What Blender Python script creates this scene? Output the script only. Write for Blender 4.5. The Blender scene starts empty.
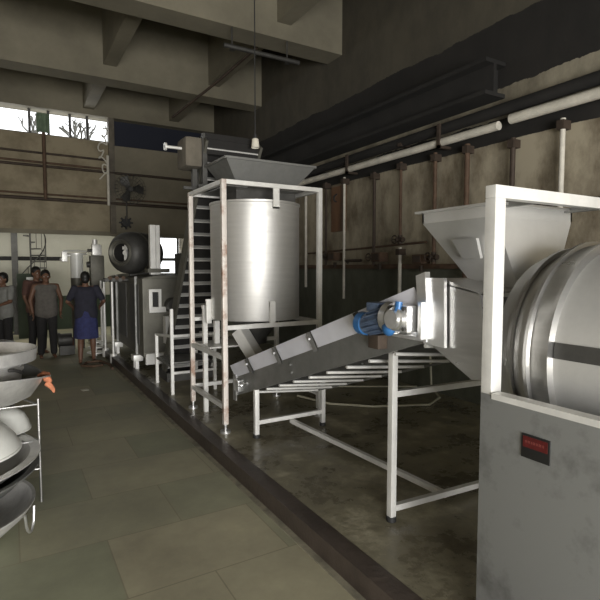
import bpy, bmesh, math, random
from mathutils import Vector, Matrix
random.seed(7)
PI = math.pi
SC = bpy.context.scene
COL = SC.collection

# ------------------------------------------------------------------ materials
MATS = {}
def mat(name, col, rough=.5, metal=0., var=.0, scale=3., bump=0., bscale=60., stretch=(1, 1, 1), rvar=0., col2=None, thr=(.45, .65)):
    m = bpy.data.materials.new(name); m.use_nodes = True
    nt = m.node_tree; N = nt.nodes; L = nt.links
    b = N['Principled BSDF']
    b.inputs['Roughness'].default_value = rough; b.inputs['Metallic'].default_value = metal
    b.inputs['Base Color'].default_value = (*col, 1)
    tc = N.new('ShaderNodeTexCoord'); mp = N.new('ShaderNodeMapping')
    mp.inputs['Scale'].default_value = stretch
    L.new(tc.outputs['Object'], mp.inputs['Vector'])
    if var or col2:
        n = N.new('ShaderNodeTexNoise'); n.inputs['Scale'].default_value = scale; n.inputs['Detail'].default_value = 8
        n.inputs['Roughness'].default_value = .65
        L.new(mp.outputs[0], n.inputs['Vector'])
        r = N.new('ShaderNodeValToRGB')
        c2 = col2 if col2 else tuple(max(0, c * (1 - var)) for c in col)
        c1 = col if col2 else tuple(min(1, c * (1 + var)) for c in col)
        r.color_ramp.elements[0].position = thr[0] if col2 else .3
        r.color_ramp.elements[1].position = thr[1] if col2 else .7
        r.color_ramp.elements[0].color = (*c1, 1); r.color_ramp.elements[1].color = (*c2, 1)
        L.new(n.outputs['Fac'], r.inputs[0]); L.new(r.outputs[0], b.inputs['Base Color'])
        if rvar:
            mr = N.new('ShaderNodeMapRange'); mr.inputs[1].default_value = .3; mr.inputs[2].default_value = .7
            mr.inputs[3].default_value = max(.02, rough - rvar); mr.inputs[4].default_value = min(1, rough + rvar)
            L.new(n.outputs['Fac'], mr.inputs[0]); L.new(mr.outputs[0], b.inputs['Roughness'])
    if bump:
        n2 = N.new('ShaderNodeTexNoise'); n2.inputs['Scale'].default_value = bscale; n2.inputs['Detail'].default_value = 5
        L.new(mp.outputs[0], n2.inputs['Vector'])
        bp = N.new('ShaderNodeBump'); bp.inputs['Strength'].default_value = bump; bp.inputs['Distance'].default_value = .01
        L.new(n2.outputs['Fac'], bp.inputs['Height']); L.new(bp.outputs[0], b.inputs['Normal'])
    MATS[name] = m
    return m

M = {}
M['steel'] = mat('stainless sheet', (.47, .465, .455), .34, .95, .12, 2.5, .04, 180, (1, 1, 6), rvar=.08)
M['tank'] = mat('brushed stainless tank', (.62, .61, .59), .52, .85, .05, 2., .05, 120, (1, 1, 14), rvar=.05)
M['steel_dull'] = mat('dull stainless sheet', (.22, .22, .21), .5, .6, .18, 5., .05, 90, rvar=.1)
M['frame'] = mat('galvanised square tube', (.74, .73, .70), .42, .35, .12, 6., .03, 120)
M['frame_rust'] = mat('rust spotted tube', (.66, .61, .56), .5, .3, 0, 7., .05, 90, col2=(.28, .14, .08), thr=(.5, .7))
M['panel'] = mat('smudged steel panel', (.30, .305, .30), .5, .5, 0, 4.2, .03, 50, col2=(.15, .15, .145), thr=(.52, .74))
M['hopper'] = mat('satin hopper sheet', (.66, .655, .64), .40, .72, .08, 3)
M['pan'] = mat('scratched aluminium pan', (.66, .65, .63), .4, .65, .22, 7, .05, 90)
M['drum'] = mat('rolled drum plate', (.50, .495, .48), .48, .68, .14, 2.2, .03, 70, rvar=.08)
M['skirt'] = mat('satin guard plate', (.74, .74, .80), .45, .35, .06, 5)
M['alu'] = mat('polished aluminium', (.82, .82, .82), .28, .9, .1, 9)
M['dark_steel'] = mat('dark machine steel', (.075, .073, .068), .55, .5, .3, 6, .1, 60)
M['mid_steel'] = mat('weathered machine casing', (.125, .12, .10), .55, .5, .3, 3, .06, 40)
M['black'] = mat('black rubber', (.015, .015, .015), .6)
M['soot'] = mat('sooty black paint', (.012, .011, .010), .85, 0, .5, 2)
M['blue'] = mat('blue enamel paint', (.03, .12, .30), .35, .1, .2, 12)
M['blue_dark'] = mat('greasy blue grey paint', (.10, .14, .22), .4, .3, .4, 14)
M['concrete'] = mat('aged concrete', (.175, .158, .115), .9, 0, .22, 1.2, .2, 14)
M['concrete_lt'] = mat('pale concrete block', (.12, .105, .082), .9, 0, .3, 5, .2, 20)
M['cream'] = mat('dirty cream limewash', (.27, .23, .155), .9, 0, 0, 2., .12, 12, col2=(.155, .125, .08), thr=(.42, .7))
M['far_dark'] = mat('darker far wall plaster', (.20, .178, .13), .92, 0, .2, 1.3, .12, 12)
M['annex'] = mat('pale annex plaster', (.40, .39, .33), .9, 0, .12, 1.2)
M['rust'] = mat('rusty iron pipe', (.095, .058, .036), .75, .2, .4, 8, .2, 60)
M['rust_dark'] = mat('dark greasy pipe', (.05, .035, .025), .7, .2, .4, 8)
M['pipe_white'] = mat('white lagged pipe', (.56, .53, .46), .65, 0, .25, 5)
M['wood'] = mat('brown board', (.15, .075, .035), .7, 0, .3, 7, stretch=(1, 1, .2))
M['stone_green'] = mat('green cupboard paint', (.03, .045, .025), .6, 0, .3, 3)
M['skin'] = mat('brown skin', (.15, .075, .045), .55)
M['hair'] = mat('black hair', (.01, .009, .008), .5)
M['eye'] = mat('eye white', (.5, .48, .44), .3)
M['lip'] = mat('lips', (.13, .045, .035), .5)
M['grey_cloth'] = mat('grey checked cotton', (.11, .10, .088), .9, 0, .2, 20)
M['white_cloth'] = mat('white cotton', (.20, .20, .185), .9, 0, .15, 12)
M['dark_cloth'] = mat('dark trousers', (.018, .017, .017), .9, 0, .2, 12)
M['navy'] = mat('navy cotton', (.022, .022, .034), .9, 0, .2, 12)
M['blue_cloth'] = mat('blue wrap cloth', (.03, .035, .11), .85, 0, .35, 14)
M['red_cloth'] = mat('faded red cotton', (.09, .045, .034), .9, 0, .2, 9)
M['orange'] = mat('orange rag', (.46, .17, .085), .85, 0, .3, 15)
M['white'] = mat('white enamel', (.66, .66, .62), .35, 0, .08, 6)
M['green_cloth'] = mat('faded green cloth', (.13, .18, .12), .9, 0, .3, 6)
M['bark'] = mat('bark', (.12, .115, .10), .9)
M['plate_red'] = mat('red plate enamel', (.085, .009, .009), .4, 0, .4, 30)
M['plate_black'] = mat('black plate enamel', (.012, .012, .012), .4)
M['plate_text'] = mat('worn plate lettering', (.16, .035, .03), .5)
M['void_dark'] = mat('blue black void', (.006, .009, .022), .7)  # near-black colour for the darkness of an unlit opening
M['hose'] = mat('pale hose', (.42, .40, .30), .5)
M['dust'] = mat('pale cement dust', (.22, .20, .145), .95, 0, .5, 6)
M['kerb'] = mat('dark brown kerb stone', (.055, .042, .034), .45, 0, .35, 5, .3, 30)
M['paper'] = mat('paper scrap', (.6, .58, .5), .9)
M['lamp_glass'] = mat('lamp glass', (.7, .66, .56), .2)

def node_mat(name):
    m = bpy.data.materials.new(name); m.use_nodes = True
    return m, m.node_tree, m.node_tree.nodes['Principled BSDF']

def floor_mat():
    m, nt, b = node_mat('green grey stone slabs'); N = nt.nodes; L = nt.links
    tc = N.new('ShaderNodeTexCoord')
    mp = N.new('ShaderNodeMapping'); mp.inputs['Rotation'].default_value = (0, 0, 0); L.new(tc.outputs['Object'], mp.inputs['Vector'])
    br = N.new('ShaderNodeTexBrick'); L.new(mp.outputs[0], br.inputs['Vector'])
    br.inputs['Scale'].default_value = 1; br.inputs['Brick Width'].default_value = .92; br.inputs['Row Height'].default_value = .62
    br.inputs['Mortar Size'].default_value = .004; br.inputs['Bias'].default_value = 0
    br.inputs['Color1'].default_value = (.37, .345, .26, 1); br.inputs['Color2'].default_value = (.26, .275, .205, 1)
    br.inputs['Mortar'].default_value = (.25, .232, .172, 1)
    n = N.new('ShaderNodeTexNoise'); n.inputs['Scale'].default_value = 1.1; n.inputs['Detail'].default_value = 9; n.inputs['Roughness'].default_value = .7
    L.new(tc.outputs['Object'], n.inputs['Vector'])
    r = N.new('ShaderNodeValToRGB'); r.color_ramp.elements[0].position = .3; r.color_ramp.elements[1].position = .75
    r.color_ramp.elements[0].color = (.62, .6, .56, 1); r.color_ramp.elements[1].color = (1.25, 1.22, 1.1, 1)
    L.new(n.outputs['Fac'], r.inputs[0])
    mx = N.new('ShaderNodeMix'); mx.data_type = 'RGBA'; mx.blend_type = 'MULTIPLY'; mx.inputs[0].default_value = 1
    L.new(br.outputs['Color'], mx.inputs[6]); L.new(r.outputs[0], mx.inputs[7]); L.new(mx.outputs[2], b.inputs['Base Color'])
    mr = N.new('ShaderNodeMapRange'); mr.inputs[1].default_value = .3; mr.inputs[2].default_value = .7; mr.inputs[3].default_value = .42; mr.inputs[4].default_value = .72
    L.new(n.outputs['Fac'], mr.inputs[0]); L.new(mr.outputs[0], b.inputs['Roughness'])
    return m
def wet_mat():
    m, nt, b = node_mat('wet stained cement'); N = nt.nodes; L = nt.links
    tc = N.new('ShaderNodeTexCoord')
    n = N.new('ShaderNodeTexNoise'); n.inputs['Scale'].default_value = 2.4; n.inputs['Detail'].default_value = 10; n.inputs['Roughness'].default_value = .72
    L.new(tc.outputs['Object'], n.inputs['Vector'])
    r = N.new('ShaderNodeValToRGB'); e = r.color_ramp.elements
    e[0].position = .3; e[0].color = (.075, .062, .045, 1); e[1].position = .68; e[1].color = (.44, .40, .29, 1)
    k = e.new(.52); k.color = (.21, .19, .13, 1)
    L.new(n.outputs['Fac'], r.inputs[0]); L.new(r.outputs[0], b.inputs['Base Color'])
    mr = N.new('ShaderNodeMapRange'); mr.inputs[1].default_value = .38; mr.inputs[2].default_value = .62; mr.inputs[3].default_value = .16; mr.inputs[4].default_value = .6
    L.new(n.outputs['Fac'], mr.inputs[0]); L.new(mr.outputs[0], b.inputs['Roughness'])
    n2 = N.new('ShaderNodeTexNoise'); n2.inputs['Scale'].default_value = 22; n2.inputs['Detail'].default_value = 4
    L.new(tc.outputs['Object'], n2.inputs['Vector'])
    bp = N.new('ShaderNodeBump'); bp.inputs['Strength'].default_value = .25; bp.inputs['Distance'].default_value = .01
    L.new(n2.outputs['Fac'], bp.inputs['Height']); L.new(bp.outputs[0], b.inputs['Normal'])
    return m
def wall_mat():
    # three coats of paint by height: dark green dado, dirty cream, black tarred band with a bare patch
    m, nt, b = node_mat('wall paint bands'); N = nt.nodes; L = nt.links
    tc = N.new('ShaderNodeTexCoord'); sp = N.new('ShaderNodeSeparateXYZ'); L.new(tc.outputs['Object'], sp.inputs[0])
    n = N.new('ShaderNodeTexNoise'); n.inputs['Scale'].default_value = 2.1; n.inputs['Detail'].default_value = 10; n.inputs['Roughness'].default_value = .7
    mp = N.new('ShaderNodeMapping'); mp.inputs['Scale'].default_value = (1, 1, .55)
    L.new(tc.outputs['Object'], mp.inputs[0]); L.new(mp.outputs[0], n.inputs['Vector'])
    def ramp(a, c, p0, p1):
        r = N.new('ShaderNodeValToRGB'); r.color_ramp.elements[0].position = p0; r.color_ramp.elements[1].position = p1
        r.color_ramp.elements[0].color = (*a, 1); r.color_ramp.elements[1].color = (*c, 1); L.new(n.outputs['Fac'], r.inputs[0]); return r
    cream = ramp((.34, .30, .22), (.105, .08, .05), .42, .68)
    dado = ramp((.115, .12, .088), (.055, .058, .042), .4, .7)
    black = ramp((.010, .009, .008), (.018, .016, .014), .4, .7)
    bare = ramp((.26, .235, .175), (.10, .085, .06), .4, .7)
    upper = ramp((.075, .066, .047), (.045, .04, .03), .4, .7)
    wob = N.new('ShaderNodeMath'); wob.operation = 'MULTIPLY_ADD'; L.new(n.outputs['Fac'], wob.inputs[0]); wob.inputs[1].default_value = .16
    L.new(sp.outputs['Z'], wob.inputs[2])
    wob2 = N.new('ShaderNodeMath'); wob2.operation = 'MULTIPLY_ADD'; L.new(n.outputs['Fac'], wob2.inputs[0]); wob2.inputs[1].default_value = .04
    L.new(sp.outputs['Z'], wob2.inputs[2])
    def gt(src, v):
        g = N.new('ShaderNodeMath'); g.operation = 'GREATER_THAN'; L.new(src.outputs[0] if src is not sp else sp.outputs['Z'], g.inputs[0]); g.inputs[1].default_value = v; return g
    def mix(f, a, c):
        x = N.new('ShaderNodeMix'); x.data_type = 'RGBA'; L.new(f.outputs[0], x.inputs[0]); L.new(a, x.inputs[6]); L.new(c, x.inputs[7]); return x.outputs[2]
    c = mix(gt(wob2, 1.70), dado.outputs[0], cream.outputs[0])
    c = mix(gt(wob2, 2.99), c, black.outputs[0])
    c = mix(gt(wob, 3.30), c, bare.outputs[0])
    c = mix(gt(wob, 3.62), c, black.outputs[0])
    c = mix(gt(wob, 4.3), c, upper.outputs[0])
    L.new(c, b.inputs['Base Color']); b.inputs['Roughness'].default_value = .8
    bp = N.new('ShaderNodeBump'); bp.inputs['Strength'].default_value = .25; bp.inputs['Distance'].default_value = .02
    L.new(n.outputs['Fac'], bp.inputs['Height']); L.new(bp.outputs[0], b.inputs['Normal'])
    return m
M['floor'] = floor_mat(); M['wet'] = wet_mat(); M['wall'] = wall_mat()

# ------------------------------------------------------------------ mesh builder
class MB:
    def __init__(s): s.bm = bmesh.new()
    def _hex(s, pts):
        v = [s.bm.verts.new(p) for p in pts]
        for f in ((0, 3, 2, 1), (4, 5, 6, 7), (0, 1, 5, 4), (1, 2, 6, 5), (2, 3, 7, 6), (3, 0, 4, 7)):
            s.bm.faces.new([v[i] for i in f])
        return v
    def box(s, x0, x1, y0, y1, z0, z1, bev=0.):
        if bev:
            t = bmesh.new(); v = bmesh.ops.create_cube(t, size=1)['verts']
            for q in v: q.co = Vector(((x0 + x1) / 2 + q.co.x * (x1 - x0), (y0 + y1) / 2 + q.co.y * (y1 - y0), (z0 + z1) / 2 + q.co.z * (z1 - z0)))
            bmesh.ops.bevel(t, geom=t.edges[:], offset=bev, segments=2, affect='EDGES', profile=.7)
            s.merge(t); return s
        s._hex([(x0, y0, z0), (x1, y0, z0), (x1, y1, z0), (x0, y1, z0), (x0, y0, z1), (x1, y0, z1), (x1, y1, z1), (x0, y1, z1)])
        return s
    def merge(s, t):
        mp = {v: s.bm.verts.new(v.co) for v in t.verts}
        for f in t.faces:
            try: s.bm.faces.new([mp[v] for v in f.verts]).smooth = f.smooth
            except ValueError: pass
        t.free()
    def hexa(s, pts): s._hex(pts); return s
    def bar(s, p, q, w, h=None, up=(0, 0, 1)):          # square tube between two points
        h = h or w; p = Vector(p); q = Vector(q); d = (q - p).normalized(); u = Vector(up)
        if abs(d.dot(u)) > .98: u = Vector((0, 1, 0))
        r = d.cross(u).normalized() * w / 2; u = r.cross(d).normalized() * h / 2
        s._hex([p - r - u, p + r - u, p + r + u, p - r + u, q - r - u, q + r - u, q + r + u, q - r + u]); return s
    def tube(s, pts, r, n=12, cap=True, smooth=True):
        pts = [Vector(p) for p in pts]; rs = r if isinstance(r, (list, tuple)) else [r] * len(pts)
        rings = []; prev = None
        for i, p in enumerate(pts):
            d = ((pts[min(i + 1, len(pts) - 1)] - pts[max(i - 1, 0)])).normalized()
            if prev is None:
                a = Vector((0, 0, 1)) if abs(d.z) < .9 else Vector((1, 0, 0))
                u = d.cross(a).normalized()
            else:
                u = (prev - d * prev.dot(d)).normalized()
            prev = u; w = d.cross(u)
            rings.append([s.bm.verts.new(p + (u * math.cos(2 * PI * k / n) + w * math.sin(2 * PI * k / n)) * rs[i]) for k in range(n)])
        for a, b in zip(rings, rings[1:]):
            for k in range(n):
                f = s.bm.faces.new([a[k], a[(k + 1) % n], b[(k + 1) % n], b[k]]); f.smooth = smooth
        if cap: s.bm.faces.new(rings[0][::-1]); s.bm.faces.new(rings[-1])
        return s
    def cyl(s, p, q, r, n=24): return s.tube([p, q], r, n)
    def lathe(s, prof, c=(0, 0, 0), axis='z', n=48, a0=0, a1=2 * PI, tilt=None):   # prof: list of (r, h)
        c = Vector(c); full = abs(a1 - a0 - 2 * PI) < 1e-6; cnt = n if full else n + 1
        R = tilt.to_matrix() if tilt else None
        rings = []
        for r, h in prof:
            ring = []
            for k in range(cnt):
                a = a0 + (a1 - a0) * k / n; x, y = r * math.cos(a), r * math.sin(a)
                v = Vector((x, y, h)) if axis == 'z' else (Vector((x, h, y)) if axis == 'y' else Vector((h, x, y)))
                if R: v = R @ v
                ring.append(s.bm.verts.new(c + v))
            rings.append(ring)
        for a, b in zip(rings, rings[1:]):
            for k in range(n):
                k2 = (k + 1) % cnt
                try: f = s.bm.faces.new([a[k], a[k2], b[k2], b[k]]); f.smooth = True
                except ValueError: pass
        return s
    def disc(s, c, r, axis='z', n=32):
        c = Vector(c); vs = []
        for k in range(n):
            x, y = r * math.cos(2 * PI * k / n), r * math.sin(2 * PI * k / n)
            vs.append(s.bm.verts.new(c + (Vector((x, y, 0)) if axis == 'z' else (Vector((x, 0, y)) if axis == 'y' else Vector((0, x, y))))))
        s.bm.faces.new(vs); return s
    def prism(s, poly, off):
        off = Vector(off); a = [s.bm.verts.new(p) for p in poly]; b = [s.bm.verts.new(Vector(p) + off) for p in poly]
        n = len(poly); s.bm.faces.new(a[::-1]); s.bm.faces.new(b)
        for k in range(n): s.bm.faces.new([a[k], a[(k + 1) % n], b[(k + 1) % n], b[k]])
        return s
    def ball(s, c, r, sc=(1, 1, 1), seg=16, rot=None):
        t = bmesh.new(); bmesh.ops.create_uvsphere(t, u_segments=seg, v_segments=max(6, seg // 2 + 2), radius=r)
        for v in t.verts:
            p = Vector((v.co.x * sc[0], v.co.y * sc[1], v.co.z * sc[2]))
            if rot: p = rot @ p
            v.co = Vector(c) + p
        for f in t.faces: f.smooth = True
        s.merge(t); return s
    def shell(s, quads, th):                             # thin folded plates, each a solid slab
        for q in quads:
            q = [Vector(p) for p in q]; nrm = (q[1] - q[0]).cross(q[-1] - q[0]).normalized() * th
            s.prism(q, nrm)
        return s

WO = {}
def obj(name, mb, m, parent=None, origin=None, label=None, smooth_ang=None, kind=None):
    bm = mb.bm if isinstance(mb, MB) else mb
    if isinstance(bm, bmesh.types.BMesh):
        bmesh.ops.recalc_face_normals(bm, faces=bm.faces[:])
        me = bpy.data.meshes.new(name); bm.to_mesh(me); bm.free()
    else: me = bm
    o = bpy.data.objects.new(name, me); COL.objects.link(o)
    if parent is not None:
        org = WO[parent.name]; o.parent = parent; WO[o.name] = org
        me.transform(Matrix.Translation(-org))
    else:
        org = Vector(origin) if origin else Vector((0, 0, 0))
        o.location = org; me.transform(Matrix.Translation(-org)); WO[o.name] = org
    me.materials.append(M[m])
    if isinstance(mb, MB): me.set_sharp_from_angle(angle=math.radians(38))
    if label: o['label'] = label
    if kind: o['kind'] = kind
    return o
def thing(name, loc, label, cat, group=None):
    o = bpy.data.objects.new(name, None); COL.objects.link(o); o.location = loc; WO[o.name] = Vector(loc)
    o.empty_display_size = .1
    o['label'] = label; o['category'] = cat
    if group: o['group'] = group
    return o
def solo(name, mb, m, loc, label, cat, group=None):
    o = obj(name, mb, m, None, loc); o['label'] = label; o['category'] = cat
    if group: o['group'] = group
    return o
def struct(name, mb, m, parent=None, label=None):
    o = obj(name, mb, m, parent); 
    if parent is None: o['kind'] = 'structure'
    if label: o['label'] = label
    return o

# ------------------------------------------------------------------ the setting
XR = 4.5; YF = 12.0
struct('floor', MB().box(-6, 4.7, -5.2, 15, -.2, 0), 'floor')
ground = struct('ground', MB().box(-30, 30, -40, -5.2, -.25, -.02), 'concrete')
pl = MB()
pl.prism([(1.48, -5, 0), (1.55, -5, .12), (4.5, -5, .12), (4.5, -5, 0)], (0, 16.9, 0))
struct('trim_1', pl, 'wet')
struct('trim_0', MB().box(1.435, 1.48, -5, 11.9, 0, .004), 'dust')
struct('trim_30', MB().box(1.478, 1.60, -5, 11.9, 0, .124, .006), 'kerb')  # kerb in its own dark brown, darker than the plinth top
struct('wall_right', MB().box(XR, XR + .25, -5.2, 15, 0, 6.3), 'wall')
struct('trim_2', MB().box(XR - .05, XR, -5, 11.98, 1.64, 1.70), 'rust')
# far wall: high panel between opening and clerestory
fw = MB()
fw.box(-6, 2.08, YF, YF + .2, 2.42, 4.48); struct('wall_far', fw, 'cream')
struct('wall_far_darker', MB().box(2.08, 4.5, YF, YF + .2, 2.38, 4.42), 'far_dark')  # right stretch in a darker plaster colour than wall_far
struct('trim_3', MB().box(-6, 4.5, YF - .06, YF, 2.38, 2.47), 'concrete')
struct('wall_far_beam', MB().box(-6, 4.5, YF - .12, YF + .3, 5.0, 6.3), 'concrete')
struct('trim_4', MB().box(2.02, 2.14, YF - .1, YF + .1, 2.42, 5.0), 'concrete_lt')
w1 = MB()
for x in (-1.2, -.4, .47, .83, 1.25, 1.6): w1.box(x - .025, x + .025, YF + .05, YF + .12, 4.48, 5.0)
w1.box(-6, 2.05, YF + .04, YF + .13, 4.46, 4.50)
struct('window_1', w1, 'dark_steel')
struct('wall_far_recess', MB().box(2.1, 4.5, YF + .12, YF + .2, 4.42, 5.0), 'void_dark')  # flat dark panel stands in for the unlit void of the opening
struct('ceiling', MB().box(-6, 4.7, -5.2, 12.3, 6.1, 6.3), 'concrete')
k = 5
for y in (9.2, 6.4, 3.6, .8, -2.0):
    struct('trim_%d' % k, MB().box(-6, 4.5, y, y + .4, 4.9 if y > 6 else 4.95, 6.1), 'concrete'); k += 1
for x in (-2.2, 1.5, 3.38):
    struct('trim_%d' % k, MB().box(x, x + .22, -5, 11.88, 5.12, 6.1), 'concrete'); k += 1
for x in (1.6, 3.4):   # haunches under the far beam
    struct('trim_%d' % k, MB().prism([(x, 9.6, 4.9), (x, 9.6, 5.3), (x, 10.1, 5.3)], (.2, 0, 0)), 'concrete'); k += 1
struct('wall_left', MB().box(-6.2, -6, -5.2, 15, 0, 6.3), 'cream')
rw = MB(); rw.box(-6, -2.9, -5.2, -5, 0, 6.3).box(2.3, 4.5, -5.2, -5, 0, 6.3).box(-2.9, 2.3, -5.2, -5, 2.4, 6.3)
struct('wall_rear', rw, 'cream')
# annex behind the far wall
aw = MB(); aw.box(-6, 3.85, 14.8, 15, 0, 3.2).box(3.85, 4.45, 14.8, 15, 0, 1.5).box(3.85, 4.45, 14.8, 15, 2.65, 3.2)
struct('wall_back', aw, 'annex')
struct('window_2', MB().box(3.85, 4.45, 14.84, 14.9, 1.86, 1.95).box(3.85, 3.9, 14.84, 14.9, 1.5, 2.65).box(4.40, 4.45, 14.84, 14.9, 1.5, 2.65), 'dark_steel')
struct('ceiling_annex', MB().box(-6, 4.7, YF + .2, 15, 3.2, 3.3), 'annex')
struct('baseboard_back', MB().box(-6, 3.8, 14.76, 14.8, 0, .9), 'stone_green')

# black girder along the right wall
g = thing('crane_girder', (4.3, 3, 3.6), 'long soot-black steel girder running high along the right wall', 'girder')
obj('web', MB().box(4.30, 4.34, 3.45, 11.8, 3.44, 3.72), 'soot', g)
obj('flange', MB().box(4.18, 4.48, 3.45, 11.8, 3.40, 3.44), 'soot', g)
obj('flange', MB().box(4.18, 4.48, 3.45, 11.8, 3.72, 3.76), 'soot', g)
for y in (3.6, 5.3, 8.4): obj('bracket', MB().box(4.34, 4.49, y - .05, y + .05, 3.44, 3.72), 'soot', g)

# pipes on the right wall
def pipe(name, pts, r, m, label, brk=None, cat='pipe', group=None):
    if brk is None: return solo(name, MB().tube(pts, r, 14), m, pts[0], label, cat, group)
    t = thing(name, pts[0], label, cat, group)
    obj('run', MB().tube(pts, r, 16), m, t)
    for b in brk: obj('bracket', b, 'rust_dark', t)
    return t
def wbr(y, z, x=4.36): return MB().box(x, XR, y - .02, y + .02, z - .03, z + .0).box(x - .06, x - .02, y - .02, y + .02, z - .08, z + .12)
pipe('lagged_pipe', [(4.36, 3.42, 3.10), (4.36, 11.9, 3.10)], .045, 'pipe_white', 'long pale lagged pipe running along the right wall, farther length',
     [MB().box(4.3, XR, y - .02, y + .02, 3.03, 3.06).box(4.30, 4.33, y - .02, y + .02, 3.03, 3.3) for y in (4.2, 6, 8)])
pipe('lagged_pipe', [(4.36, -3, 3.13), (4.36, 3.28, 3.13)], .05, 'pipe_white', 'thicker pale lagged pipe at the top right, above the steel drum',
     [MB().box(4.3, XR, y - .02, y + .02, 3.04, 3.08) for y in (0, 2.2)])
pipe('black_pipe', [(4.40, -3, 3.30), (4.40, 11.9, 3.22)], .06, 'soot', 'thick sooty black pipe just above the pale lagged pipe',
     [MB().box(4.34, XR, y - .03, y + .03, 3.2, 3.24) for y in (1.5, 4.9, 7.4)])
def drop(y, z0, z1, r, m, lab, valve=None, x=4.43):
    t = thing('drop_pipe', (x, y, z0), lab, 'pipe', 'vertical pipes on the right wall')
    obj('riser', MB().tube([(x, y, z0), (x, y, z1)], r, 12), m, t)
    obj('clamp', MB().box(x - .045, XR, y - .035, y + .035, z1 - .10, z1 - .02), 'rust_dark', t)
    if valve:
        v = obj('valve', MB().cyl((x, y - .06, valve), (x, y + .06, valve), .035, 12).cyl((x, y, valve - .06), (x, y, valve + .06), .03, 12), 'rust_dark', t)
        obj('handwheel', MB().lathe([(.05, -.01), (.06, 0), (.05, .01), (.04, 0), (.05, -.01)], (x - .1, y, valve), 'x', 18).cyl((x - .1, y, valve), (x, y, valve), .01, 8).box(x - .105, x - .095, y - .05, y + .05, valve - .006, valve + .006), 'rust_dark', v)
    return t
drop(7.35, 1.32, 3.02, .022, 'pipe_white', 'pale vertical wall pipe seen between the two right posts of the tank stand')
drop(6.72, 1.70, 3.02, .018, 'rust_dark', 'thin dark vertical wall pipe just left of the brown board', 1.83)
drop(6.22, 1.18, 3.02, .02, 'pipe_white', 'pale vertical wall pipe just right of the brown board')
drop(5.50, 1.70, 2.98, .022, 'rust_dark', 'dark vertical wall pipe ending in a valve box above the conveyor', 1.80)
drop(4.96, 1.98, 3.02, .02, 'rust', 'brown upper pipe standing above a white pipe left of the feed hopper', 2.02)
drop(4.96, 1.05, 1.92, .024, 'pipe_white', 'white lower pipe on the green dado, above the middle of the conveyor')
drop(4.36, 1.70, 3.02, .024, 'rust', 'rusty vertical wall pipe just left of the feed hopper rim', 1.78)
drop(3.88, 1.10, 3.02, .030, 'rust', 'thick rusty vertical wall pipe rising behind the feed hopper')
drop(3.30, 1.90, 2.96, .026, 'rust_dark', 'dark vertical wall pipe above the end of the drum frame')
drop(2.78, 1.20, 3.02, .024, 'pipe_white', 'rightmost pale vertical wall pipe, rising behind the drum')
pipe('conduit', [(4.45, 7.3, 1.90), (4.45, 6.0, 1.93), (4.45, 4.5, 1.97)], .014, 'rust', 'thin rusty conduit running level across the cream wall')
pipe('conduit', [(4.44, 4.3, 2.25), (4.44, 1.0, 2.25)], .02, 'rust_dark', 'dark level conduit on the wall behind the drum frame')
pipe('conduit', [(4.46, 6.15, 1.73), (4.42, 6.15, 1.76), (4.42, 5.78, 1.76)], .02, 'rust_dark', 'short black stub pipe on the wall above the conveyor')
bd = thing('wall_board', (4.44, 6.45, 2.2), 'reddish-brown wooden board fixed to the cream wall', 'board')
obj('plank', MB().box(4.46, XR, 6.26, 6.62, 2.22, 2.92, .004), 'wood', bd)
obj('hook', MB().tube([(4.45, 6.45, 2.8), (4.40, 6.45, 2.76), (4.40, 6.45, 2.70), (4.44, 6.45, 2.68)], .012, 8), 'black', bd)
obj('edge_batten', MB().box(4.43, 4.46, 6.26, 6.32, 2.22, 2.92), 'rust', bd)
def jbox(y, z, lab, s=.09):
    t = thing('valve_box', (4.42, y, z - s), lab, 'box')
    obj('casing', MB().box(4.34, XR, y - s, y + s, z - s * .7, z + s * .7, .008), 'rust', t)
    obj('gland', MB().cyl((4.42, y, z - s), (4.42, y, z - s * 1.9), .025, 12), 'rust_dark', t)
    obj('lid', MB().box(4.33, 4.34, y - s * .8, y + s * .8, z - s * .5, z + s * .5), 'rust_dark', t)
jbox(6.45, 1.83, 'small rusty valve box on the wall below the brown board')
jbox(5.36, 1.80, 'rusty valve box on the wall above the lower part of the conveyor')
jbox(4.56, 1.76, 'rusty valve box on the wall just left of the feed hopper', .08)
hs = MB().tube([(2.9, 5.0, .14), (3.05, 4.53, .135), (3.4, 4.2, .135), (3.98, 3.94, .135), (4.3, 4.1, .135), (4.42, 4.35, .2), (4.44, 4.4, .6), (4.44, 4.4, 1.1)], .013, 10)
solo('water_hose', hs, 'hose', (2.9, 5.0, .13), 'pale thin hose lying on the wet floor and rising up the right wall', 'hose')
solo('water_pipe', MB().tube([(2.8, 5.6, .14), (3.49, 5.19, .14), (4.04, 4.86, .14), (4.44, 4.62, .14)], .012, 10), 'hose', (2.8, 5.6, .13), 'second pale hose on the wet floor nearer the wall, behind the curved one', 'hose')

# pipes on the far wall
def fpipe(z, z2, x0, x1, r, m, lab): return pipe('far_wall_pipe', [(x0, YF - .08, z), (x1, YF - .08, z2)], r, m, lab, [MB().box(x, x + .03, YF - .09, YF, z - .05, z + .03) for x in (x0 + .3, (x0 + x1) / 2)])
fpipe(4.13, 4.06, -5.9, 1.95, .022, 'rust_dark', 'topmost thin rusty pipe on the far wall, just under the window')
fpipe(3.95, 3.86, -5.9, 2.0, .022, 'rust', 'second rusty pipe from the top on the far wall')
fpipe(3.84, 3.78, -5.9, 4.4, .028, 'rust_dark', 'brown pipe crossing the far wall just above the wall fan')
fpipe(3.24, 3.20, -5.9, 4.4, .02, 'rust', 'thin pipe on the far wall, upper of the low pair')
fpipe(3.14, 3.10, -5.9, 4.4, .035, 'rust_dark', 'thick dark pipe on the far wall, lower of the low pair')
pipe('far_wall_pipe', [(.72, YF - .1, 3.1), (.72, YF - .1, 4.5)], .035, 'rust', 'vertical rusty pipe crossing the pipes under the far window')
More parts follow.
